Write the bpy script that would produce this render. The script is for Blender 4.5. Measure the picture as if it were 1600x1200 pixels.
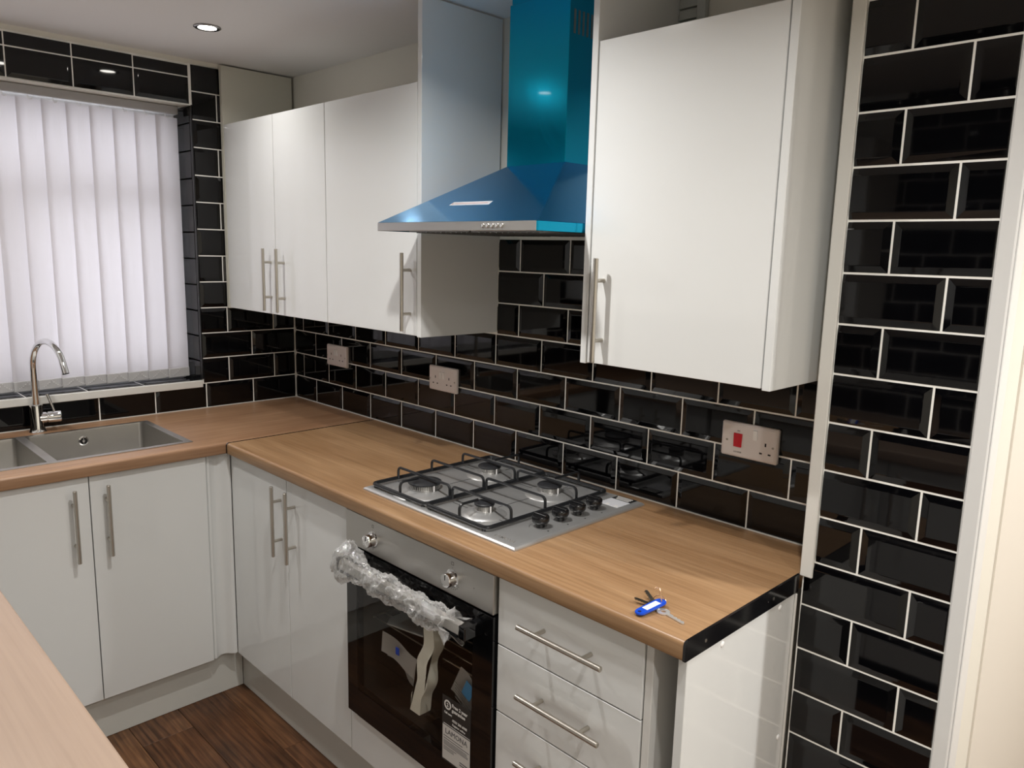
import bpy, bmesh, math, random
from mathutils import Vector, Matrix
random.seed(11)
PI = math.pi
sc = bpy.context.scene
col = sc.collection
for o in list(bpy.data.objects): bpy.data.objects.remove(o)

# ------------------------------------------------------------------ camera, world, exposure
cam_d = bpy.data.cameras.new('camera'); cam = bpy.data.objects.new('camera', cam_d); col.objects.link(cam)
YAW, PITCH, ROLL = 0.7899, 0.1705, 0.0247
fw = Vector((-math.sin(YAW)*math.cos(PITCH), math.cos(YAW)*math.cos(PITCH), -math.sin(PITCH)))
rt = Vector((math.cos(YAW), math.sin(YAW), 0)); up = rt.cross(fw)
r2 = math.cos(ROLL)*rt + math.sin(ROLL)*up; u2 = -math.sin(ROLL)*rt + math.cos(ROLL)*up
m = Matrix((r2, u2, -fw)).transposed().to_4x4(); m.translation = Vector((3.0773, -1.6981, 1.5726))
cam.matrix_world = m
cam_d.sensor_width = 36; cam_d.lens = 1203.7/1600*36; cam_d.clip_start = .02
sc.camera = cam
sc.view_settings.view_transform = 'Standard'; sc.view_settings.look = 'None'
sc.view_settings.gamma = 1; sc.view_settings.use_curve_mapping = False
sc.view_settings.exposure = 0.17
W = bpy.data.worlds.new('overcast_sky'); sc.world = W; W.use_nodes = True
W.node_tree.nodes['Background'].inputs[0].default_value = (.93, .92, 1, 1)
W.node_tree.nodes['Background'].inputs[1].default_value = 2.75
LIGHT_E = 6.5
LIGHT_C = (1.0, .975, .94)

# ------------------------------------------------------------------ materials
MATS = {}
def mat(name, base=(.8,.8,.8), rough=.5, metal=0, spec=.5, coat=0, coat_r=.03, emit=None, es=0):
    if name in MATS: return MATS[name]
    m = bpy.data.materials.new(name); m.use_nodes = True
    b = m.node_tree.nodes['Principled BSDF']
    b.inputs['Base Color'].default_value = (*base, 1); b.inputs['Roughness'].default_value = rough
    b.inputs['Metallic'].default_value = metal; b.inputs['Specular IOR Level'].default_value = spec
    b.inputs['Coat Weight'].default_value = coat; b.inputs['Coat Roughness'].default_value = coat_r
    if emit: b.inputs['Emission Color'].default_value = (*emit, 1); b.inputs['Emission Strength'].default_value = es
    MATS[name] = m
    return m
def nt(m):
    t = m.node_tree; return t, t.nodes, t.links, t.nodes['Principled BSDF']
def coords(m, scale, kind='Object', rot=(0,0,0)):
    t, n, l, b = nt(m)
    tc = n.new('ShaderNodeTexCoord'); mp = n.new('ShaderNodeMapping'); mp.inputs['Scale'].default_value = scale; mp.inputs['Rotation'].default_value = rot
    l.new(tc.outputs[kind], mp.inputs[0]); return mp.outputs[0]
def noise(m, vec, sc_=5, det=3, dist=0, rough=.5):
    t, n, l, b = nt(m)
    x = n.new('ShaderNodeTexNoise'); x.inputs['Scale'].default_value = sc_; x.inputs['Detail'].default_value = det
    x.inputs['Distortion'].default_value = dist; x.inputs['Roughness'].default_value = rough
    l.new(vec, x.inputs['Vector']); return x.outputs['Fac']
def ramp(m, fac, stops):
    t, n, l, b = nt(m)
    r = n.new('ShaderNodeValToRGB'); e = r.color_ramp.elements
    while len(e) < len(stops): e.new(.5)
    for k, (p, c) in enumerate(stops): e[k].position = p; e[k].color = (*c, 1) if len(c) == 3 else c
    l.new(fac, r.inputs[0]); return r.outputs[0]
def mix(m, f, a, bb, mode='MIX'):
    t, n, l, b = nt(m)
    x = n.new('ShaderNodeMix'); x.data_type = 'RGBA'; x.blend_type = mode
    if isinstance(f, (int, float)): x.inputs[0].default_value = f
    else: l.new(f, x.inputs[0])
    for s, v in ((6, a), (7, bb)):
        if isinstance(v, tuple): x.inputs[s].default_value = (*v, 1)
        else: l.new(v, x.inputs[s])
    return x.outputs[2]
def bump(m, h, st=.1, d=.001):
    t, n, l, b = nt(m)
    x = n.new('ShaderNodeBump'); x.inputs['Strength'].default_value = st; x.inputs['Distance'].default_value = d
    l.new(h, x.inputs['Height']); l.new(x.outputs[0], b.inputs['Normal'])

paint = mat('cream_wall_paint', (.73,.705,.63), .6)
bump(paint, noise(paint, coords(paint, (1,1,1)), 60, 4), .12, .001)
paintw = mat('warm_wall_paint', (.70,.655,.585), .6)
bump(paintw, noise(paintw, coords(paintw, (1,1,1)), 50, 4), .12, .001)
ceilm = mat('ceiling_paint', (.80,.79,.775), .7)
bump(ceilm, noise(ceilm, coords(ceilm, (1,1,1)), 40, 4), .1, .001)
grout = mat('white_grout', (.92,.91,.86), .8)
bump(grout, noise(grout, coords(grout, (1,1,1)), 200, 3), .4, .0008)
tile = mat('black_glazed_tile', (.0018,.0018,.0024), .04, spec=.42)
bump(tile, noise(tile, coords(tile, (1,1,1)), 9, 2), .06, .002)
gloss = mat('white_gloss_panel', (.75,.76,.75), .085, spec=.5)
bump(gloss, noise(gloss, coords(gloss, (1,1,1)), 55, 2), .02, .0008)
matt = mat('white_carcass', (.68,.67,.645), .35)
pvc = mat('white_plastic_trim', (.70,.69,.65), .35)
plinthm = mat('white_plinth', (.66,.66,.62), .28)
def wood(name, along, cs, fine=.42):
    m = mat(name, (.5,.3,.15), .34, spec=.42)
    t, n, l, b = nt(m)
    sc1 = (1.8, 36, 36) if along == 'x' else (36, 1.8, 36)
    sc2 = (3.5, 130, 130) if along == 'x' else (130, 3.5, 130)
    sc3 = (1.3, 5, 5) if along == 'x' else (5, 1.3, 5)
    a = noise(m, coords(m, sc1), 1.6, 4, .35); f = noise(m, coords(m, sc2), 1, 3, .1, .6); g = noise(m, coords(m, sc3), 1.2, 3, .6)
    c = ramp(m, a, [(.28, cs[0]), (.5, cs[1]), (.72, cs[2])])
    c = mix(m, .45, c, ramp(m, g, [(.35, cs[0]), (.62, cs[2])]))
    c = mix(m, fine, c, ramp(m, f, [(.36, (.60,.56,.52)), (.56, (1,1,1))]), 'MULTIPLY')
    vo = n.new('ShaderNodeTexVoronoi'); vo.inputs['Scale'].default_value = 1.15
    l.new(coords(m, (1.0,2.3,2.3) if along == 'x' else (2.3,1.0,2.3)), vo.inputs['Vector'])
    c = mix(m, ramp(m, vo.outputs['Distance'], [(.0, (.75,)*3), (.045, (0,)*3)]), c, (.20,.095,.04))
    l.new(c, b.inputs['Base Color'])
    bump(m, f, .06, .0006)
    return m
woodx = wood('oak_laminate_long', 'x', [(.25,.138,.065), (.34,.198,.098), (.41,.256,.138)])
woody = wood('oak_laminate_cross', 'y', [(.245,.13,.070), (.33,.185,.102), (.40,.240,.140)])
woodf = wood('oak_laminate_pale', 'x', [(.41,.295,.22), (.435,.315,.235), (.46,.335,.25)], .12)
def plank_mat():
    m = mat('dark_oak_plank', (.1,.05,.03), .38, spec=.4)
    t, n, l, b = nt(m)
    oi = n.new('ShaderNodeObjectInfo'); tc = n.new('ShaderNodeTexCoord')
    ad = n.new('ShaderNodeVectorMath'); ad.operation = 'ADD'
    cm = n.new('ShaderNodeCombineXYZ'); mu = n.new('ShaderNodeMath'); mu.operation = 'MULTIPLY'; mu.inputs[1].default_value = 17
    l.new(oi.outputs['Random'], mu.inputs[0]); l.new(mu.outputs[0], cm.inputs[0]); l.new(mu.outputs[0], cm.inputs[1])
    l.new(tc.outputs['Object'], ad.inputs[0]); l.new(cm.outputs[0], ad.inputs[1])
    def mp(s):
        x = n.new('ShaderNodeMapping'); x.inputs['Scale'].default_value = s; l.new(ad.outputs[0], x.inputs[0]); return x.outputs[0]
    w = n.new('ShaderNodeTexWave'); w.wave_type = 'BANDS'; w.bands_direction = 'Y'; w.inputs['Scale'].default_value = 7
    w.inputs['Distortion'].default_value = 7; w.inputs['Detail'].default_value = 3; w.inputs['Detail Scale'].default_value = .9
    l.new(mp((.28, 1.9, 1)), w.inputs['Vector'])
    f = noise(m, mp((5, 110, 1)), 1.2, 4, .2); g = noise(m, mp((2.2, 6, 1)), 1.6, 4, .6)
    c = ramp(m, w.outputs['Fac'], [(.10, (.060,.028,.014)), (.45, (.16,.080,.038)), (.85, (.23,.125,.060))])
    c = mix(m, .66, c, ramp(m, g, [(.3, (.055,.030,.018)), (.55, (.17,.085,.042)), (.75, (.27,.155,.075))]))
    c = mix(m, .8, c, ramp(m, f, [(.3, (.45,.42,.4)), (.6, (1.15,1.1,1.05))]), 'MULTIPLY')
    tint = ramp(m, oi.outputs['Random'], [(0, (.62,.52,.45)), (.4, (1.05,1,.95)), (.7, (.8,.72,.72)), (1, (1.25,1.2,1.05))])
    c = mix(m, 1.0, c, tint, 'MULTIPLY')
    l.new(c, b.inputs['Base Color']); bump(m, f, .25, .0008)
    return m
plank = plank_mat()
floor_sub = mat('dark_subfloor', (.01,.006,.004), .8)
def brushed(name, base, rough, scale):
    m = mat(name, base, rough, 1)
    t, n, l, b = nt(m)
    f = noise(m, coords(m, scale), 1, 3)
    mr = n.new('ShaderNodeMapRange'); mr.inputs[3].default_value = rough-.06; mr.inputs[4].default_value = rough+.10
    l.new(f, mr.inputs[0]); l.new(mr.outputs[0], b.inputs['Roughness']); bump(m, f, .05, .0003)
    return m
steel = brushed('brushed_steel', (.52,.505,.48), .30, (8, 400, 400))
steelh = mat('hob_steel', (.60,.60,.595), .33, .72)
sinkst = brushed('sink_steel', (.50,.485,.455), .34, (60, 60, 200))
nickel = mat('satin_nickel', (.56,.525,.47), .28, 1)
chrome = mat('polished_chrome', (.78,.78,.78), .05, 1)
blackm = mat('black_enamel', (.012,.013,.015), .32)
knobm = mat('black_knob_plastic', (.010,.010,.011), .18)
blackg = mat('black_oven_glass', (.003,.003,.0035), .04, spec=.6)
blackstrip = mat('black_edge_strip', (.006,.006,.007), .14, spec=.6)
seam = mat('dark_seam', (.02,.016,.012), .7)
darkin = mat('oven_cavity', (.035,.028,.022), .45)
def film_mat(name, c, r):
    m = mat(name, c, r, .95, coat=.18, coat_r=.04)
    bump(m, noise(m, coords(m, (1,1,.6)), 7, 2, 1.2), .10, .004)
    return m
film = film_mat('blue_protective_film', (.004,.27,.60), .15)
filmc = film_mat('blue_film_chimney', (.0,.33,.53), .18)
filt = mat('grease_filter', (.30,.30,.29), .4, 1)
sockm = mat('socket_plate', (.80,.745,.725), .3)
whitepl = mat('white_rocker', (.92,.91,.90), .25)
redm = mat('red_switch', (.62,.008,.02), .25)
hole = mat('dark_hole', (.008,.007,.006), .6)
printm = mat('grey_print', (.16,.15,.14), .6)
redprint = mat('red_print', (.60,.33,.31), .6)
paper = mat('label_paper', (.62,.60,.57), .5)
greyst = mat('dark_grey_label', (.030,.029,.028), .35)
whiteprint = mat('white_print', (.75,.73,.70), .5)
foam = mat('polystyrene', (.78,.77,.68), .7)
bump(foam, noise(foam, coords(foam, (1,1,1)), 250, 2), .3, .0008)
bluepl = mat('blue_plastic', (.008,.07,.55), .28)
keym = mat('key_nickel', (.85,.83,.80), .34, .7)
wirem = mat('copper_wire', (.85,.56,.36), .3, 1)
alu = mat('aluminium_burner', (.62,.61,.59), .35, 1)
capm = mat('burner_cap_black', (.02,.021,.024), .45)
railm = mat('grey_headrail', (.40,.39,.39), .4)
ventm = mat('grey_white_louvre', (.50,.52,.50), .45)
lensm = mat('lamp_lens', (1,1,1), .4, emit=(1,.95,.87), es=30)
bezel = mat('lamp_bezel', (.30,.29,.28), .25, 1)
upvc = mat('white_window_frame', (.78,.78,.78), .3)
siltile = tile
darktrim = mat('dark_metal_trim', (.03,.03,.032), .25, .6)

def special(name, build):
    m = bpy.data.materials.new(name); m.use_nodes = True; t = m.node_tree; t.nodes.clear()
    out = t.nodes.new('ShaderNodeOutputMaterial'); l = t.links
    l.new(build(t, t.nodes, l), out.inputs[0]); MATS[name] = m; return m
def b_vane(t, n, l):
    d = n.new('ShaderNodeBsdfDiffuse'); d.inputs[0].default_value = (.74,.72,.73,1)
    tr = n.new('ShaderNodeBsdfTranslucent'); tr.inputs[0].default_value = (.84,.82,.84,1)
    tc = n.new('ShaderNodeTexCoord'); mp = n.new('ShaderNodeMapping'); mp.inputs['Scale'].default_value = (1, 420, 6)
    nz = n.new('ShaderNodeTexNoise'); nz.inputs['Scale'].default_value = 1; l.new(tc.outputs['Object'], mp.inputs[0]); l.new(mp.outputs[0], nz.inputs['Vector'])
    r = n.new('ShaderNodeMapRange'); r.inputs[1].default_value = .3; r.inputs[2].default_value = .7; r.inputs[3].default_value = .50; r.inputs[4].default_value = .60
    l.new(nz.outputs['Fac'], r.inputs[0])
    mx = n.new('ShaderNodeMixShader'); l.new(r.outputs[0], mx.inputs[0]); l.new(d.outputs[0], mx.inputs[1]); l.new(tr.outputs[0], mx.inputs[2])
    return mx.outputs[0]
vane = special('translucent_blind_fabric', b_vane)
def thin_glass(tint, ior=1.5, rough=.0):
    def f(t, n, l):
        tr = n.new('ShaderNodeBsdfTransparent'); tr.inputs[0].default_value = (*tint, 1)
        g = n.new('ShaderNodeBsdfGlossy'); g.inputs['Roughness'].default_value = rough
        fr = n.new('ShaderNodeFresnel'); fr.inputs[0].default_value = ior
        ge = n.new('ShaderNodeNewGeometry'); ml = n.new('ShaderNodeMath'); ml.operation = 'MULTIPLY_ADD'; ml.inputs[1].default_value = -1; ml.inputs[2].default_value = 1; l.new(ge.outputs['Backfacing'], ml.inputs[0])
        pr = n.new('ShaderNodeMath'); pr.operation = 'MULTIPLY'; l.new(ml.outputs[0], pr.inputs[0]); l.new(fr.outputs[0], pr.inputs[1])
        mx = n.new('ShaderNodeMixShader'); l.new(pr.outputs[0], mx.inputs[0]); l.new(tr.outputs[0], mx.inputs[1]); l.new(g.outputs[0], mx.inputs[2])
        return mx.outputs[0]
    return f
wglass = special('window_glass', thin_glass((.95,.97,.96)))
oglass = special('tinted_oven_glass', thin_glass((.975,.97,.96), 1.45, .02))
def b_wrap(t, n, l):
    tr = n.new('ShaderNodeBsdfTransparent'); tr.inputs[0].default_value = (.93,.93,.92,1)
    g = n.new('ShaderNodeBsdfGlossy'); g.inputs['Roughness'].default_value = .12; g.inputs[0].default_value = (.95,.95,.95,1)
    d = n.new('ShaderNodeBsdfTranslucent'); d.inputs[0].default_value = (.8,.8,.79,1)
    df = n.new('ShaderNodeBsdfDiffuse'); df.inputs[0].default_value = (.75,.75,.74,1)
    a = n.new('ShaderNodeMixShader'); a.inputs[0].default_value = .5; l.new(d.outputs[0], a.inputs[1]); l.new(df.outputs[0], a.inputs[2])
    lw = n.new('ShaderNodeLayerWeight'); lw.inputs[0].default_value = .5
    m1 = n.new('ShaderNodeMixShader'); l.new(lw.outputs['Facing'], m1.inputs[0]); l.new(tr.outputs[0], m1.inputs[1]); l.new(a.outputs[0], m1.inputs[2])
    m2 = n.new('ShaderNodeMixShader'); m2.inputs[0].default_value = .17; l.new(m1.outputs[0], m2.inputs[1]); l.new(g.outputs[0], m2.inputs[2])
    tc = n.new('ShaderNodeTexCoord'); nz = n.new('ShaderNodeTexNoise'); nz.inputs['Scale'].default_value = 70; nz.inputs['Detail'].default_value = 2; nz.inputs['Distortion'].default_value = 1.5
    l.new(tc.outputs['Object'], nz.inputs['Vector']); bp = n.new('ShaderNodeBump'); bp.inputs['Distance'].default_value = .006; bp.inputs['Strength'].default_value = .8
    l.new(nz.outputs['Fac'], bp.inputs['Height'])
    for x in (g, d, df): l.new(bp.outputs[0], x.inputs['Normal'])
    return m2.outputs[0]
wrapm = special('clear_plastic_wrap', b_wrap)
clearpl = special('clear_plastic', thin_glass((.9,.9,.9), 1.6, .1))

# ------------------------------------------------------------------ mesh helpers
def finish(bm, name, m, parent=None, off=None, smooth=False, ang=35):
    bmesh.ops.recalc_face_normals(bm, faces=bm.faces)
    me = bpy.data.meshes.new(name)
    if off is not None: bmesh.ops.translate(bm, verts=bm.verts, vec=-Vector(off))
    bm.to_mesh(me); bm.free()
    if m: me.materials.append(m)
    if smooth:
        me.shade_smooth(); me.set_sharp_from_angle(angle=math.radians(ang))
    o = bpy.data.objects.new(name, me); col.objects.link(o)
    if parent: o.parent = parent
    return o
def box(bm, x0, x1, y0, y1, z0, z1, bev=0, seg=1):
    r = bmesh.ops.create_cube(bm, size=1, matrix=Matrix.Translation(((x0+x1)/2, (y0+y1)/2, (z0+z1)/2)) @ Matrix.Diagonal((abs(x1-x0), abs(y1-y0), abs(z1-z0), 1)))
    if bev:
        es = list({e for v in r['verts'] for e in v.link_edges})
        bmesh.ops.bevel(bm, geom=es, offset=bev, segments=seg, affect='EDGES', profile=.5)
def cyl(bm, p0, p1, r0, r1=None, n=20, caps=True):
    r1 = r0 if r1 is None else r1
    p0 = Vector(p0); p1 = Vector(p1); d = p1-p0
    q = d.to_track_quat('Z', 'Y').to_matrix().to_4x4(); q.translation = (p0+p1)/2
    bmesh.ops.create_cone(bm, cap_ends=caps, segments=n, radius1=r0, radius2=r1, depth=d.length, matrix=q)
def lathe(bm, c, prof, n=32, ax=None):
    # prof: list of (r, h) along axis ax (Matrix 3x3 whose z is the axis)
    A = ax if ax is not None else Matrix.Identity(3); c = Vector(c); rings = []
    for r, h in prof:
        if r < 1e-6: rings.append([bm.verts.new(c + A @ Vector((0, 0, h)))])
        else: rings.append([bm.verts.new(c + A @ Vector((r*math.cos(2*PI*k/n), r*math.sin(2*PI*k/n), h))) for k in range(n)])
    for a, b in zip(rings, rings[1:]):
        for k in range(n):
            k2 = (k+1) % n
            if len(a) == 1 and len(b) == 1: continue
            if len(a) == 1: bm.faces.new((a[0], b[k], b[k2]))
            elif len(b) == 1: bm.faces.new((a[k], a[k2], b[0]))
            else: bm.faces.new((a[k], a[k2], b[k2], b[k]))
def tube(bm, pts, r, n=12, closed=False):
    P = [Vector(p) for p in pts]; N = len(P); rings = []; prev = None
    for i, p in enumerate(P):
        if closed: t = (P[(i+1) % N]-P[i-1]).normalized()
        else: t = (P[min(i+1, N-1)]-P[max(i-1, 0)]).normalized()
        if prev is None:
            a = Vector((0, 0, 1)) if abs(t.z) < .9 else Vector((1, 0, 0)); u = t.cross(a).normalized()
        else: u = (prev - t*prev.dot(t)).normalized()
        prev = u; v = t.cross(u); rr = r[i] if isinstance(r, (list, tuple)) else r
        rings.append([bm.verts.new(p + rr*(u*math.cos(2*PI*k/n)+v*math.sin(2*PI*k/n))) for k in range(n)])
    R = rings + [rings[0]] if closed else rings
    for a, b in zip(R, R[1:]):
        for k in range(n): bm.faces.new((a[k], a[(k+1) % n], b[(k+1) % n], b[k]))
    if not closed:
        bm.faces.new(rings[0]); bm.faces.new(list(reversed(rings[-1])))
def arc(pts, rad, seg=5):
    # round the corners of a polyline
    P = [Vector(p) for p in pts]; out = [P[0]]
    for a, b, c in zip(P, P[1:], P[2:]):
        d1 = (a-b).normalized(); d2 = (c-b).normalized(); s = b+d1*rad; e = b+d2*rad
        for k in range(seg+1):
            t = k/seg; out.append((1-t)**2*s + 2*t*(1-t)*b + t*t*e)
    out.append(P[-1]); return out
def extrude(bm, prof, axis, a0, a1):
    # prof: list of 2-D points; axis 'x' -> (y,z), 'y' -> (x,z), 'z' -> (x,y)
    def P(p, a):
        return {'x': (a, p[0], p[1]), 'y': (p[0], a, p[1]), 'z': (p[0], p[1], a)}[axis]
    A = [bm.verts.new(P(p, a0)) for p in prof]; B = [bm.verts.new(P(p, a1)) for p in prof]; n = len(prof)
    for k in range(n): bm.faces.new((A[k], A[(k+1) % n], B[(k+1) % n], B[k]))
    bm.faces.new(A); bm.faces.new(list(reversed(B)))
def quad(bm, pts): bm.faces.new([bm.verts.new(p) for p in pts])

class Thing:
    def __init__(s, name, label, cat, loc=(0,0,0), rz=0, group=None):
        o = bpy.data.objects.new(name, None); col.objects.link(o); o.empty_display_size = .05
        o.location = loc; o.rotation_euler = (0, 0, rz); s.o = o; s.loc = Vector(loc)
        o['label'] = label; o['category'] = cat
        if group: o['group'] = group
    def part(s, name, bm, m, parent=None, smooth=False, label=None, local=False, kind=None, ang=35):
        o = finish(bm, name, m, parent or s.o, None if local else s.loc, smooth, ang)
        if label: o['label'] = label
        if kind: o['kind'] = kind
        return o
def B(*a, **k):
    bm = bmesh.new(); box(bm, *a, **k); return bm
def struct(name, bm, m, parent=None, smooth=False):
    o = finish(bm, name, m, parent, None, smooth)
    if not parent: o['kind'] = 'structure'
    return o
def text_bm(s, size, o, right, upv, ext=.0002, align='LEFT', bold=0):
    cu = bpy.data.curves.new('t', 'FONT'); cu.body = s; cu.size = size; cu.extrude = ext; cu.align_x = align; cu.resolution_u = 2; cu.offset = bold
    ob = bpy.data.objects.new('t', cu); col.objects.link(ob)
    dg = bpy.context.evaluated_depsgraph_get(); dg.update()
    me = bpy.data.meshes.new_from_object(ob.evaluated_get(dg))
    r = Vector(right).normalized(); u = Vector(upv).normalized(); w = r.cross(u)
    M = Matrix((r, u, w)).transposed().to_4x4(); M.translation = Vector(o); me.transform(M)
    bm = bmesh.new(); bm.from_mesh(me); bpy.data.objects.remove(ob); bpy.data.meshes.remove(me); bpy.data.curves.remove(cu)
    return bm

Z0, CEIL, FL = .91, 2.262, -.035

# ------------------------------------------------------------------ room shell
bm = B(-.3, 5.0, -2.6, 2.0, FL-.06, FL-.008); floor = struct('floor', bm, floor_sub)
struct('ceiling', B(-.3, 5.0, -2.6, 2.0, CEIL, CEIL+.1), ceilm)
wall_back = struct('wall_back', B(-.26, 2.42, .004, .2, FL-.05, CEIL), paint)
YW0, YW1 = -.417, -1.64
bm = B(-.26, -.004, 0.004, YW0, FL-.05, CEIL); box(bm, -.26, -.004, YW1, -2.3, FL-.05, CEIL)
box(bm, -.26, -.004, YW0, YW1, FL-.05, 1.012); box(bm, -.26, -.004, YW0, YW1, 2.096, CEIL)
wall_left = struct('wall_left', bm, paint)
bm = B(2.4205, 2.732, -.159, .9, FL-.05, CEIL); wall_right = struct('wall_right', bm, paint)
bm = B(2.732, 2.736, -.02, .9, FL-.05, CEIL); struct('plaster_patch', bm, paintw, wall_right)
struct('wall_front', B(-.26, 5.0, -2.3, -2.1, FL-.05, CEIL), paint)
wall_front = bpy.data.objects['wall_front']
struct('wall_hall', B(2.42, 5.0, .9, 1.1, FL-.05, CEIL), paintw)
struct('wall_end', B(4.7, 4.9, -2.3, 1.1, FL-.05, CEIL), paint)

# floor planks (boards run along x)
PW = .1625
def plank_piece(x0, x1, y0, y1):
    bm = B(x0-(x0+x1)/2+.0006, (x1-x0)/2-.0006, -(y1-y0)/2+.0006, (y1-y0)/2-.0006, -.009, 0, bev=.0012)
    o = finish(bm, 'plank', plank, floor); o.location = ((x0+x1)/2, (y0+y1)/2, FL)
yb = -.615 + PW; ends = {0: .975, 1: 1.35, 2: .66, 3: 1.18, 4: .8, 5: 1.5}
for k in range(0, 6):
    y1 = yb - k*PW; y0 = y1-PW; e = ends[k]; xs = [0.3]
    while xs[-1] < e-1.3: xs.append(xs[-1]+.6)
    xs = [.3, e]
    while xs[-1] < 4.6: xs.append(min(4.7, xs[-1]+1.25))
    for a, b in zip(xs, xs[1:]): plank_piece(a, b, y0, y1)
for k in range(-8, 0):
    y1 = yb - k*PW; xs = [2.74, 3.3+.3*(k % 3), 4.7]
    for a, b in zip(xs, xs[1:]):
        if y1 < .9: plank_piece(a, b, y1-PW, y1)

# ------------------------------------------------------------------ tiles
TC = {}
def tile_mesh(w, h, eb):
    key = (round(w, 3), round(h, 3), eb)
    if key in TC: return TC[key]
    bm = bmesh.new(); w2, h2 = w/2, h/2; B_ = .0135; l, r, b, t = [B_ if e else .0008 for e in eb]
    ring0 = [(-w2, .002, -h2), (w2, .002, -h2), (w2, .002, h2), (-w2, .002, h2)]
    ring1 = [(x, -.0018, z) for x, _, z in ring0]
    ring1 = [(-w2, -.0018 if eb[0] else -.005, -h2), (w2, -.0018 if eb[1] else -.005, -h2), (w2, -.0018 if eb[1] else -.005, h2), (-w2, -.0018 if eb[0] else -.005, h2)]
    ring1 = [(-w2, -.0006, -h2), (w2, -.0006, -h2), (w2, -.0006, h2), (-w2, -.0006, h2)]
    ring2 = [(-w2+l, -.0046, -h2+b), (w2-r, -.0046, -h2+b), (w2-r, -.0046, h2-t), (-w2+l, -.0046, h2-t)]
    R = [[bm.verts.new(p) for p in q] for q in (ring0, ring1, ring2)]
    for a, c in zip(R, R[1:]):
        for k in range(4): bm.faces.new((a[k], a[(k+1) % 4], c[(k+1) % 4], c[k]))
    bm.faces.new(R[2])
    bmesh.ops.recalc_face_normals(bm, faces=bm.faces)
    bmesh.ops.bevel(bm, geom=[e for e in bm.edges if all(v in R[2] for v in e.verts)], offset=.0009, segments=1, affect='EDGES')
    me = bpy.data.meshes.new('wall_tile'); bm.to_mesh(me); bm.free(); me.materials.append(tile)
    TC[key] = me; return me
G = .0022
def put_tile(parent, c0, c1, z0, z1, place, eb):
    w, h = c1-c0-2*G, z1-z0-2*G
    if w < .006 or h < .006: return
    o = bpy.data.objects.new('tile', tile_mesh(w, h, eb)); col.objects.link(o); o.parent = parent
    loc, rz = place((c0+c1)/2, (z0+z1)/2)
    o.location = loc; o.rotation_euler = (random.gauss(0, .0022), random.gauss(0, .0012), rz+random.gauss(0, .0022))
def course(parent, c0, c1, z0, z1, j0, place, p=.2025, cutend=(True, True), full=True):
    k = math.floor((c0-j0)/p); x = j0+k*p; S = []
    while x < c1-.004:
        S.append([max(x, c0), min(x+p, c1), x >= c0, x+p <= c1]); x += p
    if len(S) > 1 and S[0][1]-S[0][0] < .016: S[1][0] = S[0][0]; S.pop(0)
    if len(S) > 1 and S[-1][1]-S[-1][0] < .016: S[-2][1] = S[-1][1]; S.pop()
    for a, b, l, r in S: put_tile(parent, a, b, z0, z1, place, (l, r, full, full))
onback = lambda c, z: ((c, 0, z), 0)
onleft = lambda c, z: ((0, c, z), PI/2)
def face(y): return lambda c, z: ((c, y, z), 0)
struct('grout', B(.0, 2.42, 0, .004, Z0-.04, 1.42), grout, wall_back)
struct('grout', B(1.291, 1.903, 0, .004, 1.42, 1.622), grout, wall_back)
for r in range(5):
    j = .1723 if r % 2 == 0 else .1723-.10125
    course(wall_back, .006, 2.418, Z0+r*.1, Z0+(r+1)*.1, j, onback) if r < 4 else course(wall_back, 1.291, 1.903, Z0+r*.1, Z0+(r+1)*.1, j, onback)
for r in (5, 6): course(wall_back, 1.293, 1.901, Z0+r*.1, Z0+(r+1)*.1, .1723 if r % 2 == 0 else .1723-.10125, onback)
# caulk bead along the foot of the tiles and inner corner
bm = bmesh.new(); box(bm, 0, 2.41, -.0045, 0, Z0+.0005, Z0+.0035); box(bm, 0, .0035, -.0035, 0, Z0+.0035, 1.317); box(bm, 1.2912, 1.2945, -.0035, 0, 1.317, 1.62); struct('caulk', bm, pvc, wall_back)
struct('caulk', B(0, .004, -2.1, -.0046, Z0+.0005, Z0+.0035), pvc, wall_left)
# window wall
zr = [Z0, 1.0125, 1.1145, 1.2165, 1.3185, 1.422, 1.525, 1.629, 1.733, 1.835, 1.940, 2.043, 2.147, 2.246]
bm = B(-.004, 0, 0, YW0, Z0-.04, 2.25); box(bm, -.004, 0, YW0, YW1, Z0-.04, 1.0125); box(bm, -.004, 0, YW0, YW1, 2.096, 2.25); box(bm, -.004, 0, YW1, -2.1, Z0-.04, 2.25)
struct('grout', bm, grout, wall_left)
struct('caulk', B(-.004, .003, 0, -2.1, 2.246, CEIL), paint, wall_left)
for r in range(13):
    j = -.2037 if r % 2 == 0 else -.1045
    j = j if r < 4 or r % 2 == 0 else -.1155
    if r == 0: course(wall_left, -2.09, -.006, zr[0], zr[1], j, onleft); continue
    course(wall_left, YW0, -.006, zr[r], zr[r+1], j, onleft, full=r < 12)
    course(wall_left, -2.09, YW1, zr[r], zr[r+1], j, onleft, full=r < 12)
for c in range(6):
    y1 = -.4235-c*.2005; y0 = y1-.2005
    if c == 5: y0 = YW1
    put_tile(wall_left, y0, y1, 2.096, 2.196, onleft, (True, True, True, True))
    put_tile(wall_left, y0, y1, 2.196, 2.240+.002*math.sin(c), onleft, (True, True, False, False))
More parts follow.
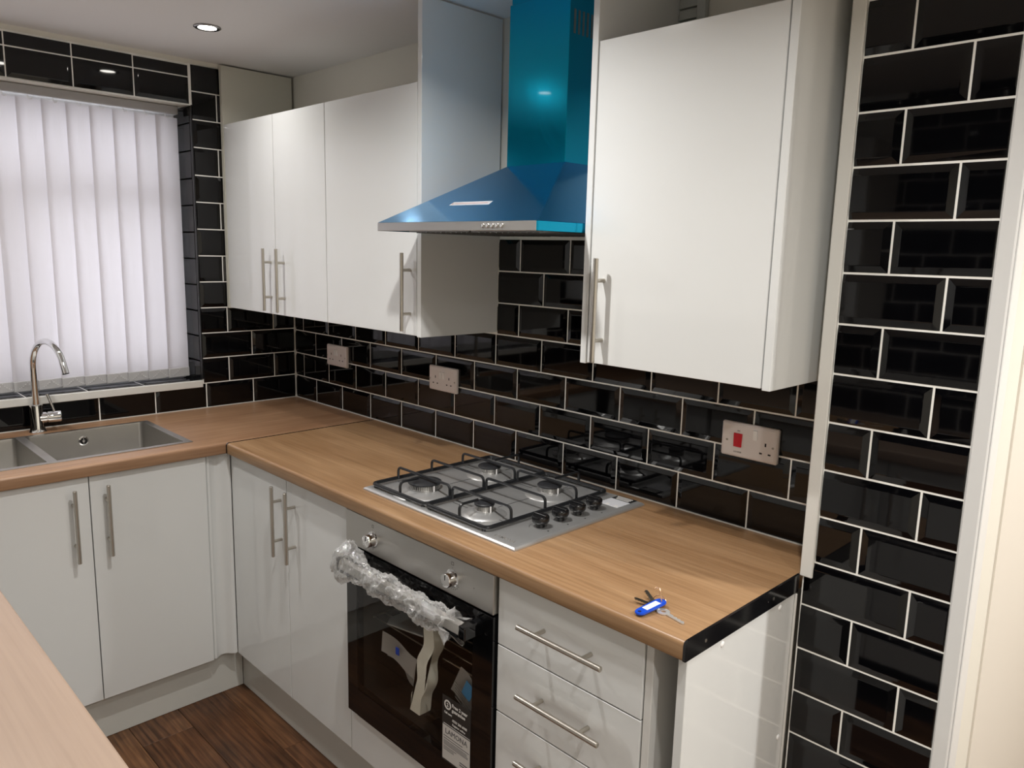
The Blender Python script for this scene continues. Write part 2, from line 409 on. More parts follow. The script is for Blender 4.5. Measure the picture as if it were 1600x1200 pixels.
# reveal beside the window, sill tiles and trims
struct('grout', B(-.2, -.008, YW0, YW0+.003, 1.03, 2.096), grout, wall_left)
for r in range(1, 11): put_tile(wall_left, -.195, -.010, max(zr[r], 1.03)-.012, min(zr[r+1], 2.105)-.012, face(YW0), (False, False, False, False))
put_tile(wall_left, -.195, -.010, zr[11]-.012, 2.094, face(YW0), (False, False, False, False))
bm = B(-.012, .005, YW0-.004, YW0+.0015, 1.03, 2.096, bev=.002); struct('trim_1', bm, darktrim)
bm = B(-.002, .003, YW1, YW0, 2.0925, 2.0965, bev=.0005); struct('trim_2', bm, pvc)
sill = struct('window_sill', B(-.2, .0, YW1, YW0, 1.012, 1.020), grout, wall_left)
def onsill_tile(y0, y1, x0, x1, w=True):
    me = tile_mesh(abs(y1-y0)-2*G, x1-x0-2*G, (True, True, w, True)); o = bpy.data.objects.new('tile', me); col.objects.link(o); o.parent = wall_left
    o.location = ((x0+x1)/2, (y0+y1)/2, 1.0205); o.rotation_euler = (-PI/2, 0, PI/2)
ys = [YW0, -.634, -.836, -1.038, -1.240, -1.442, YW1]
for a, b in zip(ys, ys[1:]):
    onsill_tile(b, a, -.098, -.002); onsill_tile(b, a, -.198, -.100)
bm = B(-.004, .012, YW1, YW0-.006, .999, 1.0265, bev=.0015); struct('trim_3', bm, pvc)

# chimney pillar tiles
XL, XR = 2.4205, 2.7035; YP = -.163
struct('grout', B(XL, 2.706, YP, -.159, FL, CEIL), grout, wall_right)
for mrow in range(-10, 14):
    z0, z1 = .9465+mrow*.1, min(.9465+(mrow+1)*.1, CEIL-.003)
    if z0 > CEIL-.01: break
    j = 2.6311 if mrow % 2 else 2.6311-.10125
    course(wall_right, 2.443 if mrow >= 0 else 2.4215, XR, max(z0, FL+.004), z1, j, face(YP), full=True)
struct('trim_4', B(2.4165, 2.4435, YP-.0085, YP, .9105, CEIL, bev=.002), pvc)
bm = B(2.7035, 2.7315, YP-.0075, YP+.004, FL, CEIL, bev=.0025); box(bm, 2.7315, 2.7345, YP-.002, YP+.045, FL, CEIL, bev=.001); struct('trim_5', bm, mat('white_corner_bead', (.73,.73,.72), .35))

onfront = lambda c, z: ((c, -2.096, z), PI)
struct('grout', B(0, 3.0, -2.1, -2.096, Z0-.04, CEIL), grout, wall_front)
for r in range(14):
    z1 = min(Z0+(r+1)*.1, CEIL)
    if z1-(Z0+r*.1) > .03: course(wall_front, .0 if r < 5 else 1.84, 3.0, Z0+r*.1, z1, .05 if r % 2 else .151, onfront)

# window
win = struct('window_1', B(-.215, -.165, YW1, YW0+.0, 1.02, 1.085, bev=.004), upvc)
bm = B(-.215, -.165, YW1, YW0, 2.03, 2.096, bev=.004); box(bm, -.215, -.165, YW0-.06, YW0, 1.085, 2.03, bev=.004); box(bm, -.215, -.165, YW1, YW1+.06, 1.085, 2.03, bev=.004)
box(bm, -.22, -.160, YW1+.06, YW0-.06, 1.715, 1.79, bev=.004); box(bm, -.215, -.165, -1.06, -1.0, 1.085, 1.715, bev=.004)
struct('window_frame', bm, upvc, win)
for a, b, c, d in [(-.477, -1.0, 1.085, 1.715), (-1.06, YW1+.06, 1.085, 1.715), (-.477, YW1+.06, 1.79, 2.03)]:
    struct('pane', B(-.192, -.188, b, a, c, d), wglass, win)

# ------------------------------------------------------------------ vertical blind
bl = Thing('vertical_blind', 'white vertical louvre blind hanging in the tiled window recess', 'window blind', (-.08, -1.03, 1.02))
bl.part('headrail', B(-.115, -.070, YW1+.02, -.440, 2.064, 2.095, bev=.003), railm)
VP = .0772
def vane_me():
    bm = bmesh.new(); n = 6
    P = []
    for k in range(n+1):
        t = k/n-.5; P.append((.0022*math.cos(t*PI), t*.089))
    fr = [(x+.0005, y) for x, y in P] + [(x-.0005, y) for x, y in reversed(P)]
    extrude(bm, fr, 'z', 1.033-2.054, 0)
    me = bpy.data.meshes.new('blind_vane'); bmesh.ops.recalc_face_normals(bm, faces=bm.faces); bm.to_mesh(me); bm.free(); me.materials.append(vane)
    me.shade_smooth(); me.set_sharp_from_angle(angle=.6)
    bm = bmesh.new(); box(bm, -.002, .006, -.044, .044, 1.034-2.054, 1.034-2.054+.036, bev=.001); me2 = bpy.data.meshes.new('vane_weight'); bm.to_mesh(me2); bm.free(); me2.materials.append(mat('blind_weight', (.52,.51,.51), .6))
    bm = bmesh.new(); tube(bm, [(0,-.004,.022), (0,-.004,.004), (.002,0,-.004), (.004,.006,-.002), (.004,.008,.003)], .0016, 6); me3 = bpy.data.meshes.new('vane_hook'); bm.to_mesh(me3); bm.free(); me3.materials.append(whitepl); me3.shade_smooth()
    return me, me2, me3
vm = vane_me(); ny = 0
y = -.478
pts_prev = None; chain = bmesh.new()
while y > YW1+.05:
    root = bpy.data.objects.new('blind_vane', vm[0]); col.objects.link(root); root.parent = bl.o
    root.location = Vector((-.092, y, 2.054))-bl.loc; root.rotation_euler = (0, 0, math.radians(9)+random.gauss(0, .012))
    for k, nm in ((1, 'vane_weight'), (2, 'vane_hook')):
        c = bpy.data.objects.new(nm, vm[k]); col.objects.link(c); c.parent = root
    if y-VP > YW1+.05:
        for k in range(13):
            t = k/12; p = (-.082, y-t*VP, 1.066-.024*4*t*(1-t))
            bmesh.ops.create_icosphere(chain, subdivisions=1, radius=.0017, matrix=Matrix.Translation(p))
    y -= VP
bl.part('bead_chain', chain, whitepl, kind='stuff', smooth=True)

# ------------------------------------------------------------------ worktops
def nose(y_front, y_back, sgn, r=.009):
    # section (a, z): front edge rounded, thickness 38 mm
    t, b = Z0, Z0-.038; f = y_front; P = [(y_back, b), (y_back, t)]
    for k in range(6):
        a = PI/2*k/5; P.append((f+sgn*(-r+r*math.sin(a)), t-r+r*math.cos(a)))
    for k in range(4):
        a = PI/2*k/3; rr = .004; P.append((f+sgn*(-rr+rr*math.cos(a)), b+rr-rr*math.sin(a)))
    return P
wt = Thing('worktop', 'long oak-effect worktop carrying the gas hob, along the black tiled wall', 'worktop', (1.5, -.3, Z0-.038))
bm = bmesh.new(); extrude(bm, nose(-.600, 0, -1), 'x', .6090, 2.4095)
w1 = wt.part('slab', bm, woodx, smooth=True, ang=50)
bm = bmesh.new(); P = nose(-.6012, 0, -1); P = [(a, z+.0008 if z > Z0-.03 else z) for a, z in P]; extrude(bm, P, 'x', .6025, .6090)
wt.part('joint_strip', bm, blackstrip, label='black joint strip between the two worktops')
bm = bmesh.new(); extrude(bm, [(a, z+.0006 if z > Z0-.02 else z-.001) for a, z in nose(-.6005, YP-.001, -1)], 'x', 2.4095, 2.4142)
es = wt.part('end_strip', bm, blackstrip, label='black glossy end strip')
for yy in (-.533, -.277, -.30):
    bm = bmesh.new(); r = .0035 if yy != -.30 else .001; lathe(bm, (2.4142, yy, .890), [(0, .0006), (r*.5, .0008), (r, .0006), (r, 0)], 12, Matrix(((0,0,1),(0,1,0),(-1,0,0))))
    wt.part('screw', bm, nickel, es, smooth=True)
SX0, SX1, SY0, SY1 = .112, .508, -.690, -1.292
wl = Thing('worktop', 'oak-effect worktop under the window with the steel sink set in it', 'worktop', (.3, -1, Z0-.038))
bm = bmesh.new(); extrude(bm, nose(.600, SX1, 1), 'y', -2.1, 0)
for a in ((0, SX1, 0, SY0), (0, SX1, SY1, -2.1), (0, SX0, SY0, SY1)): box(bm, a[0], a[1], a[2], a[3], Z0-.038, Z0)
wl.part('slab', bm, woody, smooth=True, ang=50)
fo = Thing('worktop', 'pale oak-effect worktop in the near left corner of the room', 'worktop', (1.4, -1.7, Z0-.038))
bm = bmesh.new(); P = [(a, z) for a, z in nose(-1.412, -2.1, 1, .006)]; extrude(bm, P, 'x', .604, 2.45)
fo.part('slab', bm, woodf, smooth=True, ang=50)

# ------------------------------------------------------------------ cabinets
def handle_bm(c, L, axis, out):
    # bar handle, centre c on the door face, 'out' is the outward local direction (0,-1,0)
    bm = bmesh.new(); c = Vector(c); a = Vector((1,0,0)) if axis == 'x' else Vector((0,0,1)); o = Vector(out)
    p = c+o*.032; e = a*(L/2)
    tube(bm, [p-e, p-e+a*.0012, p+e-a*.0012, p+e], [.0048,.0060,.0060,.0048], 16)
    for s in (-1, 1):
        q = c+a*s*(L/2-.050); cyl(bm, q+o*.001, q+o*.030, .0048, n=14)
    return bm
def cabinet(name, label, cat, loc, rz, w, z0, z1, depth, doors=(), drawers=(), group=None, top=True):
    """local frame: x along the run, door faces at y=0 looking to -y, carcass behind"""
    t = Thing(name, label, cat, (loc[0], loc[1], z0), rz, group)
    H = z1-z0; c = bmesh.new(); th = .018
    box(c, 0, th, .0205, depth, 0, H); box(c, w-th, w, .0205, depth, 0, H); box(c, th, w-th, .0205, depth, 0, th); box(c, th, w-th, .0205, depth if top else .035, H-th if top else H-.03, H); box(c, th, w-th, depth-.006, depth, th, H-th)
    t.part('carcass', c, matt, local=True)
    for (x0, x1, hx, hz, L) in doors:
        d = t.part('door', B(x0+.0015, x1-.0015, 0, .018, .002, H-.002, bev=.0009), gloss, local=True)
        if hx is not None: t.part('handle', handle_bm((hx, 0, hz-z0), L, 'z', (0,-1,0)), nickel, d, smooth=True, local=True)
    for (a, b, x0, x1, hx, hz, L) in drawers:
        d = t.part('drawer_front', B(x0+.0015, x1-.0015, 0, .018, a-z0+.0015, b-z0-.0015, bev=.0009), gloss, local=True)
        t.part('handle', handle_bm((hx, 0, hz-z0), L, 'x', (0,-1,0)), nickel, d, smooth=True, local=True)
    return t
YF = -.5785   # base door faces
BZ0, BZ1 = .128, .871
cabinet('base_cabinet', 'white gloss double-door base cabinet between the corner and the oven', 'cabinet', (.585, YF), 0, .735, BZ0, BZ1-.001, .56,
        doors=[(.0, .385, .349, .724, .228), (.385, .735, .434, .724, .228)], group='white base cabinets')
dc = cabinet('drawer_cabinet', 'white gloss drawer cabinet right of the oven with bar handles', 'cabinet', (1.921, YF), 0, .396, BZ0, BZ1-.001, .56,
        drawers=[(.703, BZ1-.004, 0, .396, .205, .788, .228), (.540, .703, 0, .396, .206, .628, .228), (.377, .540, 0, .396, .207, .470, .228), (.13, .377, 0, .396, .207, .28, .228)], group='white base cabinets')
dc.part('side_panel', B(.398, .4145, .002, .56, -.16, BZ1-BZ0-.001, bev=.0008), matt, local=True)
XS = .580
# sink run: local x -> world +y ; start at y=-2.08
cabinet('base_cabinet', 'white gloss double-door base cabinet under the sink', 'cabinet', (XS, -1.387), PI/2, .725, BZ0, BZ1-.001, .56,
        doors=[(.0, .365, .317, .725, .228), (.365, .725, .410, .725, .228)], group='white base cabinets', top=False)
cp = Thing('corner_post', 'narrow curved white corner post between sink and hob cabinets', 'corner post', (.565, -.62, BZ0))
bm = bmesh.new()
prof = [(.540, -.6605), (.570, -.6605), (.574, -.657), (.574, -.650), (.566, -.642), (.560, -.630), (.560, -.618), (.566, -.606), (.574, -.599), (.580, -.592), (.583, -.5875), (.583, -.5795), (.540, -.5795)]
extrude(bm, prof, 'z', BZ0+.002, BZ1-.002)
cp.part('post', bm, gloss, smooth=True, ang=45)
# plinths
for nm, lb, b in (('plinth', 'white plinth board below the sink cabinets', (.512, .528, -1.41, -.5375, FL+.001, BZ0-.002)), ('plinth', 'white plinth board below the hob run cabinets', (.5285, 2.3175, -.5365, -.521, FL+.001, BZ0-.002))):
    t = Thing(nm, lb, 'plinth', ((b[0]+b[1])/2, (b[2]+b[3])/2, FL)); t.part('board', B(*b, bev=.0008), plinthm)
# end panel at right of the hob run
ep = Thing('end_panel', 'tall white gloss end panel below the black worktop end strip', 'cabinet panel', (2.40, -.37, FL))
ep.part('panel', B(2.393, 2.411, -.586, YP-.009, FL+.002, Z0-.0395, bev=.0009), gloss)
ep.part('caulk', B(2.4112, 2.4160, YP-.0105, YP-.006, FL+.002, Z0-.042, bev=.001), pvc)
for yy, zz in ((-.467, .858), (-.238, .857), (-.132-.06, .539)):
    bm = bmesh.new(); lathe(bm, (2.411, yy, zz), [(0, .0025), (.004, .0022), (.0062, .0008), (.0064, 0)], 14, Matrix(((0,0,1),(0,1,0),(-1,0,0))))
    ep.part('screw_cap', bm, whitepl, smooth=True)

# ---- wall units
YU, UZ0, UZ1 = -.308, 1.3175, 2.035
cabinet('wall_cabinet', 'narrow double-door white wall cabinet nearest the window', 'cabinet', (.033, YU), 0, .744, UZ0, UZ1, .300,
        doors=[(.0, .394, .357, 1.447, .228), (.394, .744, .456, 1.447, .228)], group='white wall cabinets')
cabinet('wall_cabinet', 'single-door white wall cabinet left of the cooker hood', 'cabinet', (.778, YU), 0, .4925, UZ0, UZ1, .300,
        doors=[(.0, .4925, .461, 1.447, .228)], group='white wall cabinets')
cabinet('wall_cabinet', 'single-door white wall cabinet right of the blue cooker hood', 'cabinet', (1.9215, YU), 0, .444, UZ0, UZ1, .300,
        doors=[(.0, .444, .043, 1.444, .236)], group='white wall cabinets')
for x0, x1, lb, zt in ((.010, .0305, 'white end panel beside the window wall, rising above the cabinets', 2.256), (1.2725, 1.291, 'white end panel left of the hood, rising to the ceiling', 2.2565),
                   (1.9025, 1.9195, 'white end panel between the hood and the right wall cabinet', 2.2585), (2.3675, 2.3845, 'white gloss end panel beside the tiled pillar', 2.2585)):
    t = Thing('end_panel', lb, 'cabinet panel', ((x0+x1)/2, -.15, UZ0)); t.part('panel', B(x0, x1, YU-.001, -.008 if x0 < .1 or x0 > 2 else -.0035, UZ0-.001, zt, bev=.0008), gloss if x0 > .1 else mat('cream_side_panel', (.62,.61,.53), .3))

# opposite run (only seen mirrored in the tiles and glass)
for k, (x, w) in enumerate(((.62, .6), (1.24, .6), (1.86, .56))):
    cabinet('base_cabinet', ['white base cabinet of the near run, closest to the window', 'white base cabinet in the middle of the near run', 'white base cabinet at the doorway end of the near run'][k], 'cabinet', (x+w, -1.435), PI, w, BZ0, BZ1-.001, .56,
            doors=[(.0, w/2, w/2-.045, .724, .228), (w/2, w, w/2+.045, .724, .228)], group='near run base cabinets')
for k, (x, w) in enumerate(((.02, .6), (.63, .6), (1.24, .6))):
    cabinet('wall_cabinet', ['white wall cabinet over the near run, closest to the window', 'white wall cabinet over the middle of the near run', 'white wall cabinet at the doorway end of the near run'][k], 'cabinet', (x+w, -1.79), PI, w, UZ0, UZ1, .30,
            doors=[(.0, w, .05, 1.447, .228)], group='near run wall cabinets')

# ------------------------------------------------------------------ oven
OX0, OX1, OF = 1.3225, 1.9175, -.590
ov = Thing('oven', 'stainless steel and black glass built-in oven under the hob', 'oven', ((OX0+OX1)/2, -.3, .264))
bm = bmesh.new(); box(bm, OX0+.02, OX0+.04, -.566, -.03, .27, .86); box(bm, OX1-.04, OX1-.02, -.566, -.03, .27, .86); box(bm, OX0+.04, OX1-.04, -.566, -.03, .27, .30); box(bm, OX0+.04, OX1-.04, -.566, -.03, .725, .86); box(bm, OX0+.04, OX1-.04, -.05, -.03, .30, .725)
ov.part('cavity', bm, darkin)
pn = ov.part('control_panel', B(OX0, OX1, OF, -.567, .771, .8665, bev=.002, seg=2), steel)
AX = Matrix(((1,0,0),(0,0,-1),(0,1,0)))   # axis z -> -y
for kx in (1.452, 1.777):
    bm = bmesh.new(); lathe(bm, (kx, OF, .8135), [(.0225, 0), (.0225, .0015), (.0175, .003), (.0172, .021), (.0160, .0235), (.0, .0240)], 36, AX)
    k = ov.part('oven_knob', bm, chrome, smooth=True, label='round chrome knob')
    ov.part('pointer', B(kx-.0008, kx+.0008, OF-.0246, OF-.0238, .815, .827), blackm, k)
bm = bmesh.new()
for kx in (1.452, 1.777):
    for s in range(7):
        a = math.radians(-130+s*16 if kx > 1.6 else -90+s*.0); box(bm, kx+.0265*math.cos(a)-.0011, kx+.0265*math.cos(a)+.0011, OF-.0004, OF, .8135+.0265*math.sin(a)-.0011, .8135+.0265*math.sin(a)+.0011)
    box(bm, kx-.004, kx+.004, OF-.0004, OF, .8455, .8465); box(bm, kx-.004, kx+.004, OF-.0004, OF, .853, .854); box(bm, kx-.004, kx-.003, OF-.0004, OF, .8455, .854); box(bm, kx+.003, kx+.004, OF-.0004, OF, .8455, .854); box(bm, kx-.0008, kx+.0008, OF-.0004, OF, .839, .8406)
cyl(bm, (1.853, OF-.0004, .8145), (1.853, OF, .8145), .0016, n=10)
ov.part('panel_marking', bm, printm, kind='stuff')
bm = bmesh.new(); DZ0, DZ1, WX0, WX1, WZ0, WZ1 = .266, .766, 1.372, 1.850, .345, .690
box(bm, OX0, WX0, OF, -.568, DZ0, DZ1, bev=.001); box(bm, WX1, OX1, OF, -.568, DZ0, DZ1, bev=.001); box(bm, WX0, WX1, OF, -.568, DZ0, WZ0); box(bm, WX0, WX1, OF, -.568, WZ1, DZ1)
dr = ov.part('oven_door', bm, blackg)
ov.part('door_glass', B(WX0, WX1, OF, OF+.004, WZ0, WZ1), oglass, dr)
bm = bmesh.new()
extrude(bm, [(-.628, .724), (-.646, .720), (-.650, .727), (-.646, .747), (-.632, .751), (-.628, .748)], 'x', 1.375, 1.868)
hd = ov.part('oven_handle', bm, steel, dr, smooth=True, ang=30)
bm = bmesh.new()
for s, e in ((1.866, 1.888), (1.355, 1.377)):
    box(bm, s, e, -.648, OF, .716, .749, bev=.003, seg=2)
extrude(bm, [(-.646, .7195), (-.6515, .7265), (-.6515, .719)], 'x', 1.377, 1.866)
ov.part('handle_end', bm, blackg, dr)
# door print and labels
st = ov.part('guarantee_sticker', B(1.745, 1.8495, OF-.0006, OF, .330, .505), greyst, dr, label='dark grey sticker with white lettering')
R_, U_ = (1,0,0), (0,0,1); yS = OF-.0010
bm = bmesh.new(); 
lathe(bm, (1.7655, OF-.0007, .4835), [(.0125, .0), (.0125, .0005), (.0085, .0005), (.0085, 0)], 28, AX)
for s_, sz, x, z, bd in (('2', .013, 1.7619, .4790, .0004), ('Free 2 year', .0122, 1.7815, .4845, .00035), ('guarantee', .0122, 1.7815, .4725, .00035), ('Call now:', .0075, 1.753, .4590, .0002), ('0333 200 6008', .0088, 1.7835, .4475, .0002), ('Register online', .0078, 1.7835, .4370, .0001)):
    b2 = text_bm(s_, sz, (x, yS, z), R_, U_, bold=bd); me = bpy.data.meshes.new('x'); b2.to_mesh(me); b2.free(); bm.from_mesh(me); bpy.data.meshes.remove(me)
box(bm, 1.7505, 1.848, yS-.0002, yS+.0004, .4300, .4308)
ov.part('sticker_print', bm, whiteprint, dr)
ov.part('paper_label', B(1.7475, 1.8485, OF-.0010, OF-.0003, .335, .4265), paper, dr, label='white paper label headed with the maker lettering')
bm = text_bm('LAMONA', .0195, (1.7985, OF-.0013, .4065), R_, U_, align='CENTER')
for k, (a, b, z) in enumerate([(1.752, 1.822, .399), (1.752, 1.846, .392), (1.752, 1.838, .386), (1.752, 1.838, .3825), (1.752, 1.842, .379), (1.752, 1.842, .3755), (1.752, 1.80, .370), (1.752, 1.79, .366), (1.752, 1.79, .362)]):
    box(bm, a, b, OF-.0014, OF-.0009, z-(.0006 if k > 1 else .0010), z+.0005)
box(bm, 1.812, 1.840, OF-.0014, OF-.0009, .352, .3545); box(bm, 1.812, 1.846, OF-.0014, OF-.0009, .346, .3485)
ov.part('label_print', bm, mat('soft_grey_print', (.10,.10,.11), .6), dr)
# rack inside
bm = bmesh.new()
for k in range(13):
    yy = -.53+k*.035; cyl(bm, (OX0+.042, yy, .545), (OX1-.042, yy, .545), .002, n=6)
for xx in (OX0+.045, OX1-.045): cyl(bm, (xx, -.535, .545), (xx, -.10, .545), .003, n=6)
ov.part('oven_rack', bm, nickel, smooth=True)
# lower white panel = oven housing
oh = Thing('oven_housing', 'white panel strip below the oven', 'cabinet', ((OX0+OX1)/2, YF, BZ0))
oh.part('panel', B(OX0, OX1, YF-.001, YF+.018, BZ0+.002, .2605, bev=.0009), gloss)

# things inside the oven
ff = Thing('foam_packing', 'wavy white polystyrene packing strip seen through the oven glass', 'packaging', (1.55, -.50, .31))
bm = bmesh.new(); L_ = []; R2 = []
for k in range(37):
    t = k/36; z = .380+t*.262; w = .007*math.sin(t*PI*4.6+2.6)*(1 if t > .25 else t*4); cx_ = 1.610+t*.062
    L_.append((cx_-.021+w, z)); R2.append((cx_+.019+w, z))
extrude(bm, L_+list(reversed(R2)), 'y', -.571, -.535); bmesh.ops.triangulate(bm, faces=[f for f in bm.faces if len(f.verts) > 4])
ff.part('foam_strip', bm, foam, smooth=True, ang=50)
def sheet(bm, c, w, h, nx=10, bend=.02, M=None):
    V = []
    for i in range(nx+1):
        row = []
        for j in range(2):
            u = (i/nx-.5)*w; v = (j-.5)*h; p = Vector((u, bend*math.sin(i/nx*PI*1.7), v)); p = (M @ p if M else p)+Vector(c); row.append(bm.verts.new(p))
        V.append(row)
    for a, b in zip(V, V[1:]): bm.faces.new((a[0], b[0], b[1], a[1]))
    r = bmesh.ops.solidify(bm, geom=bm.faces[:], thickness=.0006)
pp = Thing('instruction_booklet', 'crumpled instruction papers lying in the oven left of the foam', 'paper', (1.44, -.5, .44))
bm = bmesh.new(); sheet(bm, (1.530, -.560, .505), .165, .062, bend=.006, M=Matrix.Rotation(.10, 3, 'Y')); pp.part('page', bm, paper, smooth=True)
bm = bmesh.new(); sheet(bm, (1.515, -.535, .462), .15, .045, bend=.012, M=Matrix.Rotation(.22, 3, 'Y')); pp.part('page', bm, mat('dull_paper', (.45,.45,.42), .6), smooth=True)
pp.part('blue_patch', B(1.522, 1.536, -.5685, -.5665, .508, .528), bluepl, label='small blue printed patch')
p2 = Thing('leaflet', 'folded leaflet with a blue corner standing inside the oven at right', 'paper', (1.73, -.51, .45))
M2 = Matrix.Rotation(.45, 3, 'Y'); bm = bmesh.new(); sheet(bm, (1.795, -.560, .522), .080, .085, bend=.004, M=M2); p2.part('page', bm, paper, smooth=True)
bm = B(-.016, .016, -.0008, .0006, -.024, .018); bmesh.ops.transform(bm, matrix=Matrix.Translation((1.812, -.5655, .532)) @ M2.to_4x4(), verts=bm.verts); p2.part('blue_patch', bm, mat('leaflet_blue', (.05,.25,.5), .5), label='blue printed corner')
bm = bmesh.new()
for k in range(6):
    b2 = B(-.034, .012 if k < 2 else .03, -.0008, 0, -.004, -.002); bmesh.ops.transform(b2, matrix=Matrix.Translation((1.795, -.565, .522-k*.008)) @ M2.to_4x4(), verts=b2.verts); me = bpy.data.meshes.new('x'); b2.to_mesh(me); b2.free(); bm.from_mesh(me); bpy.data.meshes.remove(me)
p2.part('print_lines', bm, printm)
tr = Thing('baking_tray', 'grey enamel tray tilted inside the oven behind the glass', 'tray', (1.43, -.42, .52))
bm = bmesh.new(); b_ = [(-.11,-.10),(-.08,-.13),(.08,-.13),(.11,-.10),(.11,.12),(-.11,.12)]
extrude(bm, b_, 'z', 0, .004); bmesh.ops.transform(bm, matrix=Matrix.Translation((1.545, -.425, .578)) @ Matrix.Rotation(-.15, 4, 'Y'), verts=bm.verts)
tr.part('tray', bm, mat('grey_enamel', (.32,.33,.32), .35))

# plastic wrap around the handle
wp = Thing('plastic_wrap', 'crumpled clear plastic wrap bunched around the oven handle', 'packaging', (1.6, -.637, .72))
from mathutils import noise as mn
bm = bmesh.new(); NR, NS = 110, 40; rings = []
for i in range(NR+1):
    t = i/NR; x = 1.366+t*.462
    base = .031+.016*math.exp(-((t-.10)/.10)**2)+.004*math.sin(t*17)
    if t < .05: base *= .25+.75*(t/.05)**.5
    if t > .97: base *= 1-.25*(t-.97)/.03
    cz = .739+.012*math.exp(-((t-.1)/.13)**2)-.004*t; cy = -.643
    ring = []
    for j in range(NS):
        a = 2*PI*j/NS
        n1 = mn.noise(Vector((x*26+a*.35, math.cos(a)*1.5, math.sin(a)*1.5)))
        n2 = abs(mn.noise(Vector((x*60, math.cos(a)*3.1+5, math.sin(a)*3.1))))
        n3 = abs(mn.noise(Vector((x*130+9, math.cos(a)*6+5, math.sin(a)*6))))
        r = base*(1+.38*n1-.42*n2+.16*n3)
        yy = cy+r*math.cos(a)*.85; yy = min(yy, OF-.003)
        ring.append(bm.verts.new((x+.008*mn.noise(Vector((a*2, x*20, 3))), yy, cz+r*math.sin(a)*1.05)))
    rings.append(ring)
for a, b in zip(rings, rings[1:]):
    for k in range(NS): bm.faces.new((a[k], a[(k+1) % NS], b[(k+1) % NS], b[k]))
wp.part('wrap', bm, wrapm, smooth=True, ang=80)
bm = bmesh.new(); rings = []
for i in range(5):
    t = i/4; ring = []
    for j in range(NS):
        a = 2*PI*j/NS; r = .027+.012*t+.010*t*math.sin(a*5+1)+.006*math.sin(a*9)
        ring.append(bm.verts.new((1.822+.026*t+.012*t*math.sin(a*4), min(-.643+r*math.cos(a)*.9, OF-.004), .735+r*math.sin(a)*.95)))
    rings.append(ring)
for a, b in zip(rings, rings[1:]):
    for k in range(NS): bm.faces.new((a[k], a[(k+1) % NS], b[(k+1) % NS], b[k]))
wp.part('frilled_end', bm, wrapm, smooth=True, ang=80)

# ------------------------------------------------------------------ hob
HX0, HX1, HY0, HY1 = 1.328, 1.926, -.537, -.046
hb = Thing('gas_hob', 'stainless steel four-burner gas hob with black pan supports', 'hob', ((HX0+HX1)/2, -.29, Z0))
bm = bmesh.new()
def frame_rect(bm, r0, z0, r1, z1):
    a = [(r0[0], r0[2], z0), (r0[1], r0[2], z0), (r0[1], r0[3], z0), (r0[0], r0[3], z0)]; b = [(r1[0], r1[2], z1), (r1[1], r1[2], z1), (r1[1], r1[3], z1), (r1[0], r1[3], z1)]
    A = [bm.verts.new(p) for p in a]; C = [bm.verts.new(p) for p in b]
    for k in range(4): bm.faces.new((A[k], A[(k+1) % 4], C[(k+1) % 4], C[k]))
    return C
sh = lambda d: (HX0+d, HX1-d, HY0+d, HY1-d)
frame_rect(bm, sh(0), Z0+.0005, sh(.0005), Z0+.004); frame_rect(bm, sh(.0005), Z0+.004, sh(.004), Z0+.0075)
frame_rect(bm, sh(.004), Z0+.0075, sh(.009), Z0+.0085)
C = frame_rect(bm, sh(.009), Z0+.0085, sh(.0105), Z0+.0082); bm.faces.new(C)
bmesh.ops.remove_doubles(bm, verts=bm.verts, dist=1e-5)
TZ = Z0+.0082
tray = hb.part('tray', bm, steelh)
GR = [(1.345, 1.580), (1.583, 1.812)]; GY0, GY1 = -.517, -.066
bm = bmesh.new()
for a, b in ((1.352, 1.575), (1.592, 1.805)):      # pressed lines in the tray
    for yy in (-.435, -.185):
        box(bm, a, b, yy-.0009, yy+.0009, TZ-.0003, TZ+.0004)
    cx_ = (a+b)/2; box(bm, cx_-.0009, cx_+.0009, -.50, -.08, TZ-.0003, TZ+.0004)
hb.part('pressed_line', bm, blackm)
for (bx, by, br) in ((1.470, -.432, .046), (1.470, -.190, .034), (1.712, -.432, .026), (1.712, -.190, .034)):
    bm = bmesh.new(); R0 = {.046: .092, .034: .068, .026: .058}[br]
    lathe(bm, (bx, by, TZ), [(R0, 0), (R0-.004, .0035), (R0-.012, .0055), (br+.010, .0095), (br+.005, .0115), (br+.002, .0115), (br-.002, .010), (0, .010)], 44)
    bu = hb.part('burner_base', bm, steelh, smooth=True, ang=60)
    bm = bmesh.new(); n = 44 if br > .03 else 30; prof = [(br*.80, .010), (br*.82, .014)]
    lathe(bm, (bx, by, TZ), [(br*.84, .009), (br*.84, .012), (br*.80, .0125), (br*.80, .024)], 36)
    for k in range(n):
        a = 2*PI*k/n; c, s = math.cos(a), math.sin(a); r0, r1, w = br*.80, br*.93, br*.035
        vs = [bm.verts.new((bx+r*c-s*q, by+r*s+c*q, TZ+h)) for r, q, h in ((r0,-w,.012),(r1,-w,.013),(r1,w,.013),(r0,w,.012),(r0,-w,.024),(r1,-w,.0245),(r1,w,.0245),(r0,w,.024))]
        for f in ((0,1,2,3),(4,5,6,7),(0,1,5,4),(1,2,6,5),(2,3,7,6)): bm.faces.new([vs[i] for i in f])
    hb.part('flame_ring', bm, alu, bu)
    bm = bmesh.new(); lathe(bm, (bx, by, TZ), [(br*.96, .0245), (br, .026), (br, .029), (br*.93, .031), (br*.5, .0325), (0, .033)], 40)
    hb.part('burner_cap', bm, capm, bu, smooth=True)
    bm = bmesh.new(); cyl(bm, (bx+br*.9+.004, by-.004, TZ+.009), (bx+br*.9+.004, by-.004, TZ+.026), .002, n=8); hb.part('igniter', bm, whitepl, bu)
TOPZ = Z0+.050
